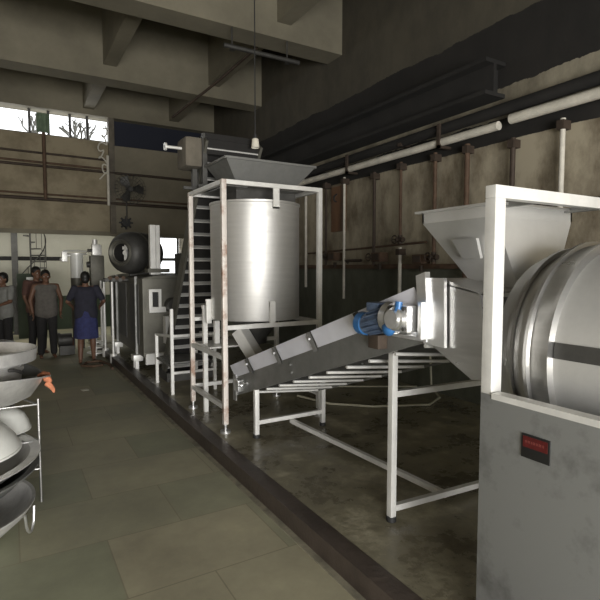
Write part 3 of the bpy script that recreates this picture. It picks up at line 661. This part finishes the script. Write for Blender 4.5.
sh = thing('pipe_stack', (1.35, 9.9, 0), 'short stack of pale plates and pipes behind the person in blue', 'stack')
for i in range(4): obj('plate', MB().cyl((1.36, 9.9, .06 + .1 * i), (1.36, 9.9, .08 + .1 * i), .16 - .02 * i, 20), 'frame', sh)
obj('spindle', MB().cyl((1.36, 9.9, 0), (1.36, 9.9, .5), .025, 12), 'frame', sh)
solo('paper_scrap', MB().prism([(.78, 7.2, .004), (.86, 7.22, .004), (.88, 7.13, .004), (.80, 7.10, .004)], (0, 0, .004)), 'paper', (.82, 7.2, 0), 'small pale scrap lying alone on the stone floor', 'scrap')

# ------------------------------------------------------------------ annex contents
an = thing('annex_column', (.14, 14.2, 0), 'dark steel column in the room behind the opening', 'column')
obj('shaft', MB().box(.06, .20, 14.1, 14.22, .02, 3.18), 'dark_steel', an); obj('base_plate', MB().box(.0, .26, 14.04, 14.28, 0, .02), 'dark_steel', an)
solo('annex_beam', MB().box(-5.9, 1.2, 14.34, 14.44, 1.84, 1.94), 'soot', (0, 14.4, 1.84), 'dark horizontal beam across the pale wall of the back room', 'beam')
stc = thing('spiral_staircase', (.50, 13.9, 0), 'narrow dark spiral staircase in the back room beside the column', 'staircase')
obj('pole', MB().cyl((.47, 13.9, 0), (.47, 13.9, 3.18), .02, 12), 'dark_steel', stc)
for i in range(16):
    a = PI * .95 - i * .42; z = .55 + i * .155
    p = Vector((.47, 13.9, z)); d = Vector((math.cos(a), math.sin(a), 0)); e = Vector((math.cos(a + .35), math.sin(a + .35), 0))
    obj('tread', MB().prism([p, p + d * .34, p + e * .34], (0, 0, .03)), 'dark_steel', stc)
obj('handrail', MB().tube([(.47 + .34 * math.cos(PI * .95 - t * .21), 13.9 + .34 * math.sin(PI * .95 - t * .21), 1.2 + t * .0775) for t in range(26)], .014, 8), 'dark_steel', stc)
for i in range(12):
    a = PI * .95 - i * .42; obj('baluster', MB().cyl((.47 + .34 * math.cos(a), 13.9 + .34 * math.sin(a), .55 + i * .155), (.47 + .34 * math.cos(a), 13.9 + .34 * math.sin(a), 1.2 + i * .155), .008, 6), 'dark_steel', stc)
gc = thing('green_cupboard', (.40, 13.3, 0), 'dark green cupboard behind the people in the back room', 'cupboard')
obj('carcass', MB().box(.15, .66, 13.2, 13.5, 0, 1.52, .01), 'stone_green', gc)
obj('door', MB().box(.17, .40, 13.18, 13.2, .1, 1.48), 'stone_green', gc); obj('door', MB().box(.41, .64, 13.18, 13.2, .1, 1.48), 'stone_green', gc)
wm = thing('white_meter', (.42, 11.6, 0), 'pale round-headed meter on a stand left of the men', 'meter')
obj('head', MB().cyl((.36, 11.5, 1.28), (.36, 11.6, 1.28), .11, 24).box(.30, .42, 11.5, 11.6, 1.38, 1.46), 'white', wm)
obj('body', MB().cyl((.38, 11.55, .5), (.38, 11.55, 1.2), .06, 16), 'white', wm); obj('leg', MB().cyl((.38, 11.55, 0), (.38, 11.55, .5), .03, 12), 'dark_steel', wm)
# tree outside the far window
tr = thing('bare_tree', (1.6, 17, 0), 'bare branching tree outside the high far window', 'tree')
tbm = MB(); rnd = random.Random(3)
def branch(p, d, l, r, n):
    q = p + d * l; tbm.tube([p, p + d * l * .5 + Vector((rnd.uniform(-.04, .04), 0, 0)), q], [r, r * .85, r * .7], 6)
    if n > 0:
        for _ in range(3 if n > 1 else 2):
            e = (d + Vector((rnd.uniform(-.8, .8), rnd.uniform(-.4, .4), rnd.uniform(-.1, .6)))).normalized(); branch(q, e, l * .75, r * .68, n - 1)
for x in (.9, 1.75, 2.3, 2.9):
    tbm = MB(); branch(Vector((x, 17, 4.6)), Vector((rnd.uniform(-.3, .4), 0, 1)).normalized(), .6, .075, 3); obj('branch', tbm, 'bark', tr)
obj('trunk', MB().tube([(1.7, 17, 0), (1.75, 17, 2.5), (1.75, 17, 4.65)], [.2, .16, .08], 10).tube([(1.75, 17, 3.6), (.9, 17, 4.65)], .05, 8).tube([(1.75, 17, 3.8), (2.3, 17, 4.65)], .05, 8).tube([(1.75, 17, 3.9), (2.9, 17, 4.65)], .05, 8), 'bark', tr)

# ceiling fittings
ct = thing('ceiling_tube', (3.4, 6.3, 4.9), 'dark tube fitting along the concrete beam near the top', 'tube light')
obj('tube', MB().cyl((2.55, 6.34, 4.60), (3.70, 6.34, 4.60), .03, 12), 'dark_steel', ct)
for x in (2.7, 3.55): obj('hanger', MB().cyl((x, 6.42, 4.60), (x, 6.42, 4.96), .01, 6).box(x - .03, x + .03, 6.32, 6.44, 4.58, 4.62), 'dark_steel', ct)
lm = thing('pendant_lamp', (2.31, 4.88, 2.9), 'small unlit pale lamp hanging above the overhead hopper', 'lamp')
obj('lamp_shade', MB().lathe([(.02, .10), (.035, .09), (.045, .0)], (2.31, 4.88, 2.93), n=20), 'lamp_glass', lm)
obj('holder', MB().cyl((2.31, 4.88, 3.02), (2.31, 4.88, 3.07), .02, 12), 'black', lm)
obj('cable', MB().cyl((2.31, 4.88, 3.06), (2.31, 4.88, 6.1), .006, 6), 'black', lm)
pipe('ceiling_rod', [(2.62, 9.0, 4.35), (3.05, 7.8, 4.7), (3.3, 6.9, 4.94)], .022, 'rust_dark', 'slanting dark rod under the concrete beams', cat='rod')

# ------------------------------------------------------------------ rack of pans at the left
rk = thing('pan_rack', (-.40, 3.85, 0), 'thin-legged metal rack holding pans at the left edge', 'rack')
for (x, y) in ((.145, 3.86), (-.06, 4.35), (-.95, 3.86), (-.72, 4.35)):
    obj('post', MB().cyl((x, y, 0), (x, y, .74), .009, 12), 'steel', rk)
for z in (.24, .44, .70):
    obj('shelf_hoop', MB().tube([(.145, 3.86, z), (-.06, 4.35, z), (-.72, 4.35, z), (-.95, 3.86, z), (.145, 3.86, z)], .007, 8), 'steel', rk)
for i in range(7): obj('shelf_wire', MB().cyl((-.80 + i * .135, 3.86, .444), (-.62 + i * .09, 4.35, .444), .004, 6), 'steel', rk)
def pan(name, c, R, depth, lip, m, label, cat, tilt=(0, 0, 0), flat=.7, group=None, handles=0):
    from mathutils import Euler
    T = Euler(tilt); t = thing(name, c, label, cat, group)
    prof = [(0, 0), (R * flat, 0), (R * (flat + .16), depth * .25), (R * .97, depth * .8), (R, depth), (R + lip, depth + .004), (R + lip, depth - .004), (R + .001, depth - .006), (R * .98, depth * .78), (R * (flat + .17), depth * .22), (R * flat, -.004), (0, -.004)]
    obj('bowl', MB().lathe(prof, c, n=72, tilt=T), m, t)
    if handles:
        for a in (-.42, PI - .42):
            pts = []
            for i in range(11):
                u = -1 + i / 5; ang = a + u * .11; dz = (1 - u * u) ** .5
                pts.append(Vector(c) + T.to_matrix() @ Vector(((R + .03) * math.cos(ang), (R + .03) * math.sin(ang), depth - .01 - .13 * dz)))
            obj('handle', MB().tube(pts, .008, 8), 'alu', t)
    return t
pan('wide_pan', (-.42, 3.84, .735), .60, .16, .05, 'pan', 'very wide shallow steel pan on the top of the rack, under the pots', 'pan', (-.17, .0, 0))
# pots on the pan
pt_ = thing('cooking_pot', (-.20, 3.92, .80), 'broad-rimmed steel pot with a bolted handle, standing in the wide pan', 'pot')
obj('bowl', MB().lathe([(0, .80), (.22, .80), (.25, .84), (.255, 1.0), (.345, 1.02), (.355, 1.10), (.345, 1.105), (.335, 1.03), (.245, 1.01), (.24, .85), (0, .82)], (-.20, 3.92, 0), n=64), 'pan', pt_)
obj('band', MB().lathe([(.25, .955), (.268, .955), (.268, .975), (.25, .975)], (-.20, 3.92, 0), n=64), 'pan', pt_)
obj('handle', MB().tube([(-.02, 3.72, .98), (.01, 3.66, .99), (.04, 3.70, .97), (.05, 3.78, .95)], .012, 8), 'dark_steel', pt_)
pt2 = thing('cooking_pot', (-.35, 4.6, .0), 'steel pot standing behind the broad-rimmed pot', 'pot')
obj('bowl', MB().lathe([(0, .0), (.33, .0), (.34, 1.0), (.37, 1.02), (.36, 1.03), (.33, 1.01), (.32, .05), (0, .05)], (-.33, 4.75, 0), n=48), 'steel_dull', pt2)
pan('shallow_dish', (-.02, 4.08, .84), .20, .07, .012, 'steel_dull', 'small grey dish tucked behind the right end of the wide pan', 'dish', (.2, .25, 0))
rg_ = MB()
rr = random.Random(5)
pp = [(.19, 3.93, .89)]
for i in range(7): pp.append((pp[-1][0] + rr.uniform(-.01, .018), pp[-1][1] - .01, pp[-1][2] - .018 + rr.uniform(-.006, .006)))
rg_.tube(pp, [.012, .022, .026, .02, .024, .018, .014, .008], 8)
rg_.tube([(.15, 3.93, .885), (.19, 3.92, .9), (.215, 3.90, .895), (.225, 3.89, .88)], [.01, .02, .018, .008], 8)
solo('orange_rag', rg_, 'orange', (.19, 3.93, .9), 'crumpled orange rag hanging on the right end of the wide pan', 'rag')
# middle tier
def bowlup(c, R, h, lab, m='white'):
    t = thing('white_basin', c, lab, 'basin', 'white basins on the rack')
    obj('bowl', MB().lathe([(R * 1.0, 0), (R * 1.03, .008), (R * .96, h * .35), (R * .8, h * .7), (R * .5, h * .95), (0, h)], c, n=56), m, t)
    obj('rim', MB().lathe([(R * .98, -.004), (R * 1.05, -.004), (R * 1.05, .01), (R * .98, .01), (R * .98, -.004)], c, n=56), m, t)
bowlup((-.36, 3.80, .455), .38, .20, 'white upturned basin on the middle tier, the larger one at the frame edge')
bowlup((-.07, 4.20, .455), .17, .16, 'smaller white upturned basin near the right post of the rack')
pan('wide_pan', (-.46, 3.72, .31), .55, .11, .06, 'pan', 'wide steel pan on the lower tier with a bright chipped rim', 'pan', (0, -.04, 0))
pan('wide_pan', (-.47, 3.66, .25), .57, .12, .04, 'steel_dull', 'darker steel pan nested under the chipped pan', 'pan', (0, -.04, 0))
pan('deep_basin', (-.45, 3.50, .004), .53, .22, .02, 'pan', 'deep round steel basin with loop handles on the floor under the rack', 'basin', flat=.55, handles=1)

# ------------------------------------------------------------------ people
def capsule(m, p, q, r0, r1, n=14):
    p, q = Vector(p), Vector(q); m.tube([p, p.lerp(q, .5), q], [r0, (r0 + r1) / 2, r1], n); m.ball(p, r0, seg=n); m.ball(q, r1, seg=n)
def fuse(name, m, voxel, sm=6, dec=.5):
    me = bpy.data.meshes.new(name); bmesh.ops.recalc_face_normals(m.bm, faces=m.bm.faces[:]); m.bm.to_mesh(me); m.bm.free()
    o = bpy.data.objects.new(name + '_tmp', me); COL.objects.link(o)
    r = o.modifiers.new('r', 'REMESH'); r.mode = 'VOXEL'; r.voxel_size = voxel; r.use_smooth_shade = True
    s_ = o.modifiers.new('s', 'SMOOTH'); s_.factor = .5; s_.iterations = sm
    d = o.modifiers.new('d', 'DECIMATE'); d.ratio = dec
    dg = bpy.context.evaluated_depsgraph_get(); dg.update()
    out = bpy.data.meshes.new_from_object(o.evaluated_get(dg)); out.name = name
    bpy.data.objects.remove(o); bpy.data.meshes.remove(me)
    for p in out.polygons: p.use_smooth = True
    out.materials.clear()
    return out
def person(loc, yaw, h, label, top, bottom, arms, legs='stand', sleeves=True, lean=0., head_tilt=(0, 0), skirt=False, torso_bare=False):
    """figure facing -Y before yaw; arms: ((elbow),(wrist)) offsets for L, R in metres from shoulder, units of a 1.65 m body"""
    k_ = h / 1.65; t = thing('person', (loc[0], loc[1], loc[2]), label, 'person')
    Rz = Matrix.Rotation(yaw, 3, 'Z')
    def X(p): return Vector(loc) + Rz @ (Vector(p) * k_)
    def LN(p):   # lean of everything above the hips
        p = Vector(p); dz = max(0, p.z - .88); return Vector((p.x, p.y - dz * math.tan(lean), p.z))
    hipz, shz = .88, 1.36
    sh = {s: LN((s * .185, 0, shz)) for s in (-1, 1)}
    el = {s: sh[s] + Vector(arms[0 if s < 0 else 1][0]) for s in (-1, 1)}
    wr = {s: el[s] + Vector(arms[0 if s < 0 else 1][1]) for s in (-1, 1)}
    hip = {s: Vector((s * .09, 0, hipz)) for s in (-1, 1)}
    if legs == 'stand': kn = {s: Vector((s * .10, -.02, .47)) for s in (-1, 1)}; an = {s: Vector((s * .11, .02, .08)) for s in (-1, 1)}
    else: kn = {-1: Vector((-.10, -.10, .47)), 1: Vector((.10, .03, .47))}; an = {-1: Vector((-.11, -.10, .08)), 1: Vector((.11, .12, .08))}
    b = MB()
    hc = LN((0, -.02, 1.53)); ht = Matrix.Rotation(head_tilt[1], 3, 'Z') @ Matrix.Rotation(head_tilt[0], 3, 'X')
    def H(p): return X(hc + ht @ Vector(p))
    # torso
    for p, q, a, c in (((0, .0, .90), (0, .0, 1.02), .135, .125), ((0, 0, 1.02), (0, .0, 1.20), .125, .135), ((0, 0, 1.20), (0, .01, 1.31), .135, .11)):
        P0, P1 = LN(p), LN(q)
        for dx in (-.06, 0, .06): capsule(b, X(P0 + Vector((dx, 0, 0))), X(P1 + Vector((dx * 1.15, 0, 0))), a * .78 * k_, c * .78 * k_)
    capsule(b, X(sh[-1] + Vector((.03, 0, -.01))), X(sh[1] + Vector((-.03, 0, -.01))), .062 * k_, .062 * k_)
    capsule(b, X(LN((0, .005, 1.34))), X(LN((0, -.01, 1.46))), .056 * k_, .05 * k_)
    # head
    b.ball(H((0, .01, .03)), .095 * k_, (.80, 1.0, 1.08), 20, Rz @ ht); b.ball(H((0, -.03, -.05)), .062 * k_, (.85, .95, 1.05), 16, Rz @ ht)
    b.ball(H((0, -.098, -.012)), .017 * k_, (.8, 1.2, 1.4), 10, Rz @ ht); b.ball(H((0, -.078, .03)), .05 * k_, (1.1, .5, .35), 10, Rz @ ht)
    for s in (-1, 1): b.ball(H((s * .078, .01, 0)), .024 * k_, (.4, .8, 1.25), 10, Rz @ ht)
    for s in (-1, 1):
        capsule(b, X(sh[s]), X(el[s]), .050 * k_, .038 * k_); capsule(b, X(el[s]), X(wr[s]), .038 * k_, .026 * k_)
        f = (wr[s] - el[s]).normalized(); side = Vector((0, -1, 0)) if abs(f.y) < .8 else Vector((0, 0, 1)); side = (side - f * side.dot(f)).normalized(); nrm = f.cross(side) * -s
        pal = wr[s] + f * .085
        for j in (-.025, 0, .025): capsule(b, X(wr[s] + f * .01), X(pal + side * j), .020 * k_, .015 * k_, 10)
        for j, ln in zip((-.033, -.011, .011, .033), (.058, .07, .076, .068)):
            a0 = pal + side * j; a1 = a0 + f * ln * .55 + nrm * .008; a2 = a1 + f * ln * .35 + nrm * .026
            capsule(b, X(a0), X(a1), .0095 * k_, .009 * k_, 8); capsule(b, X(a1), X(a2), .009 * k_, .008 * k_, 8)
        t0 = wr[s] + f * .03 + side * .022; t1 = t0 + side * .034 + f * .03 + nrm * .01; t2 = t1 + f * .03 + side * .005 + nrm * .015
        capsule(b, X(t0), X(t1), .013 * k_, .011 * k_, 8); capsule(b, X(t1), X(t2), .010 * k_, .009 * k_, 8)
        capsule(b, X(hip[s]), X(kn[s]), .085 * k_, .056 * k_); capsule(b, X(kn[s]), X(kn[s].lerp(an[s], .35) + Vector((0, .015, 0))), .054 * k_, .054 * k_); capsule(b, X(kn[s].lerp(an[s], .35) + Vector((0, .015, 0))), X(an[s]), .054 * k_, .034 * k_)
        ft = Vector((an[s].x + s * .01, an[s].y - .12, .028)); capsule(b, X(an[s] + Vector((0, .02, -.045))), X(ft), .034 * k_, .027 * k_)
        for j in range(4): capsule(b, X(ft + Vector((s * (.022 - .015 * j), -.0, -.006))), X(ft + Vector((s * (.024 - .016 * j), -.05 + .006 * abs(j - 2.5), -.012))), .011 * k_, .009 * k_, 8)
    zmin = min(v.co.z for v in b.bm.verts); 
    for v in b.bm.verts: v.co.z += (loc[2] + .001 - zmin) if v.co.z < loc[2] + .15 else 0
    obj('body', fuse('body', b, .009 * k_, 3, .45), 'skin', t)
    # hair
    hr = MB(); hr.ball(H((0, .022, .048)), .101 * k_, (.84, 1.0, 1.0), 20, Rz @ ht); hr.ball(H((0, .055, .0)), .075 * k_, (1., .8, 1.1), 16, Rz @ ht)
    obj('hair', fuse('hair', hr, .010 * k_, 2, .6), 'hair', t)
    for s in (-1, 1):
        e_ = obj('eye', MB().ball(H((s * .033, -.083, .010)), .012 * k_, seg=10), 'eye', t)
        obj('pupil', MB().ball(H((s * .033, -.093, .010)), .005 * k_, seg=8), 'hair', e_)
    obj('mouth', MB().ball(H((0, -.088, -.058)), .02 * k_, (1.1, .35, .3), 12, Rz @ ht), 'lip', t)
    # clothes
    if top:
        c = MB()
        for p, q, a, e in (((0, .0, .87), (0, .0, 1.02), .172, .150), ((0, 0, 1.02), (0, .0, 1.20), .14, .148), ((0, 0, 1.20), (0, .01, 1.30), .148, .125)):
            P0, P1 = LN(p), LN(q)
            for dx in (-.065, 0, .065): capsule(c, X(P0 + Vector((dx, 0, 0))), X(P1 + Vector((dx * 1.15, 0, 0))), a * .82 * k_, e * .82 * k_)
        capsule(c, X(sh[-1] + Vector((.04, 0, -.02))), X(sh[1] + Vector((-.04, 0, -.02))), .070 * k_, .070 * k_)
        if sleeves:
            for s in (-1, 1): capsule(c, X(sh[s]), X(sh[s].lerp(el[s], .75)), .066 * k_, .058 * k_)
        me = fuse('shirt', c, .012 * k_, 4, .5)
        obj('shirt', me, top, t)
    if skirt:
        s2 = MB(); prof = []
        n = 40; rings = []
        for z, rx, ry in ((.98, .150, .120), (.90, .175, .140), (.75, .195, .165), (.60, .205, .18), (.45, .21, .19), (.445, .20, .18), (.60, .195, .17), (.9, .165, .13)):
            ring = []
            for i in range(n):
                a = 2 * PI * i / n; f_ = 1 + (.05 * math.sin(a * 7 + z * 3)) * min(1, (1 - z) * 1.6)
                ring.append(s2.bm.verts.new(X((rx * f_ * math.cos(a), ry * f_ * math.sin(a), z))))
            rings.append(ring)
        for A2, B2 in zip(rings, rings[1:]):
            for i in range(n):
                f_ = s2.bm.faces.new([A2[i], A2[(i + 1) % n], B2[(i + 1) % n], B2[i]]); f_.smooth = True
        obj('wrap_skirt', s2, bottom, t)
    else:
        c = MB()
        for s in (-1, 1):
            capsule(c, X(hip[s] + Vector((0, 0, .0))), X(kn[s]), .098 * k_, .074 * k_); capsule(c, X(kn[s]), X(an[s] + Vector((0, 0, .02))), .076 * k_, .062 * k_)
        capsule(c, X(hip[-1] + Vector((0.01, 0, .03))), X(hip[1] + Vector((-.01, 0, .03))), .10 * k_, .10 * k_)
        me = fuse('trousers', c, .012 * k_, 4, .5); obj('trousers', me, bottom, t)
    return t
down = ((-.05, .0, -.27), (.0, -.06, -.23))
dn_r = ((.05, .0, -.27), (.0, -.06, -.23))
person((.57, 10.2, 0), .05, 1.60, 'person in a grey sleeveless top and dark trousers standing facing the camera', 'grey_cloth', 'dark_cloth',
       (((-.08, .02, -.26), (.03, -.06, -.23)), ((.08, .02, -.26), (-.03, -.08, -.22))), sleeves=False)
person((.44, 10.75, 0), .5, 1.66, 'person in a faded red shirt standing behind the one in grey', 'red_cloth', 'dark_cloth', ((( -.06, -.02, -.26), (.02, -.10, -.2)), dn_r))
person((1.14, 9.35, 0), PI - .15, 1.57, 'person seen from behind in a navy top and blue wrap skirt, barefoot', 'navy', 'blue_cloth',
       (((-.12, -.02, -.24), (.06, -.19, -.10)), ((.12, -.02, -.24), (-.06, -.19, -.10))), legs='step', skirt=True)
person((-.10, 10.6, 0), -.8, 1.55, 'person in a pale shirt partly cut off by the left edge', 'white_cloth', 'dark_cloth', (((-.05, -.08, -.25), (.04, -.2, -.06)), ((.05, -.08, -.25), (-.04, -.2, -.06))))

# ------------------------------------------------------------------ light
def area(name, loc, rot, sx, sy, e, col):
    l = bpy.data.lights.new(name, 'AREA'); l.shape = 'RECTANGLE'; l.size = sx; l.size_y = sy; l.energy = e; l.color = col
    o = bpy.data.objects.new(name, l); COL.objects.link(o); o.location = loc; o.rotation_euler = rot; return o
area('doorway_daylight', (-.3, -4.9, 1.2), (PI / 2, 0, 0), 5.0, 2.35, 1000, (1, .985, .95))     # wide shutter doorway behind the camera
area('annex_fill', (1.0, 13.2, 3.15), (0, 0, 0), 6, 1.4, 80, (1, .98, .90))  # added fill under the closed annex ceiling to light the back room
area('side_fill', (-5.9, 5, 2.6), (0, -PI / 2, 0), 2.0, 9.0, 30, (1, .97, .9))  # added fill from the left; wall_left is closed there
area('clerestory_daylight', (-1.5, 12.3, 4.7), (-PI / 2, 0, 0), 7, .4, 25, (1, 1, 1))
w = bpy.data.worlds.new('overcast'); SC.world = w; w.use_nodes = True
w.node_tree.nodes['Background'].inputs[0].default_value = (.95, .98, 1, 1); w.node_tree.nodes['Background'].inputs[1].default_value = 2.5

# ------------------------------------------------------------------ camera
cam = bpy.data.cameras.new('camera'); co = bpy.data.objects.new('camera', cam); COL.objects.link(co)
cam.sensor_width = 36; cam.lens = 495 / 600 * 36; cam.clip_start = .05
co.location = (0, 0, 1.65); co.rotation_euler = (math.radians(90 - 3.7), 0, -math.radians(30.4))
SC.camera = co
SC.view_settings.view_transform = 'Standard'; SC.view_settings.look = 'None'; SC.view_settings.gamma = 1
SC.view_settings.use_curve_mapping = False; SC.view_settings.exposure = 0.0
SC.cycles.use_denoising = True
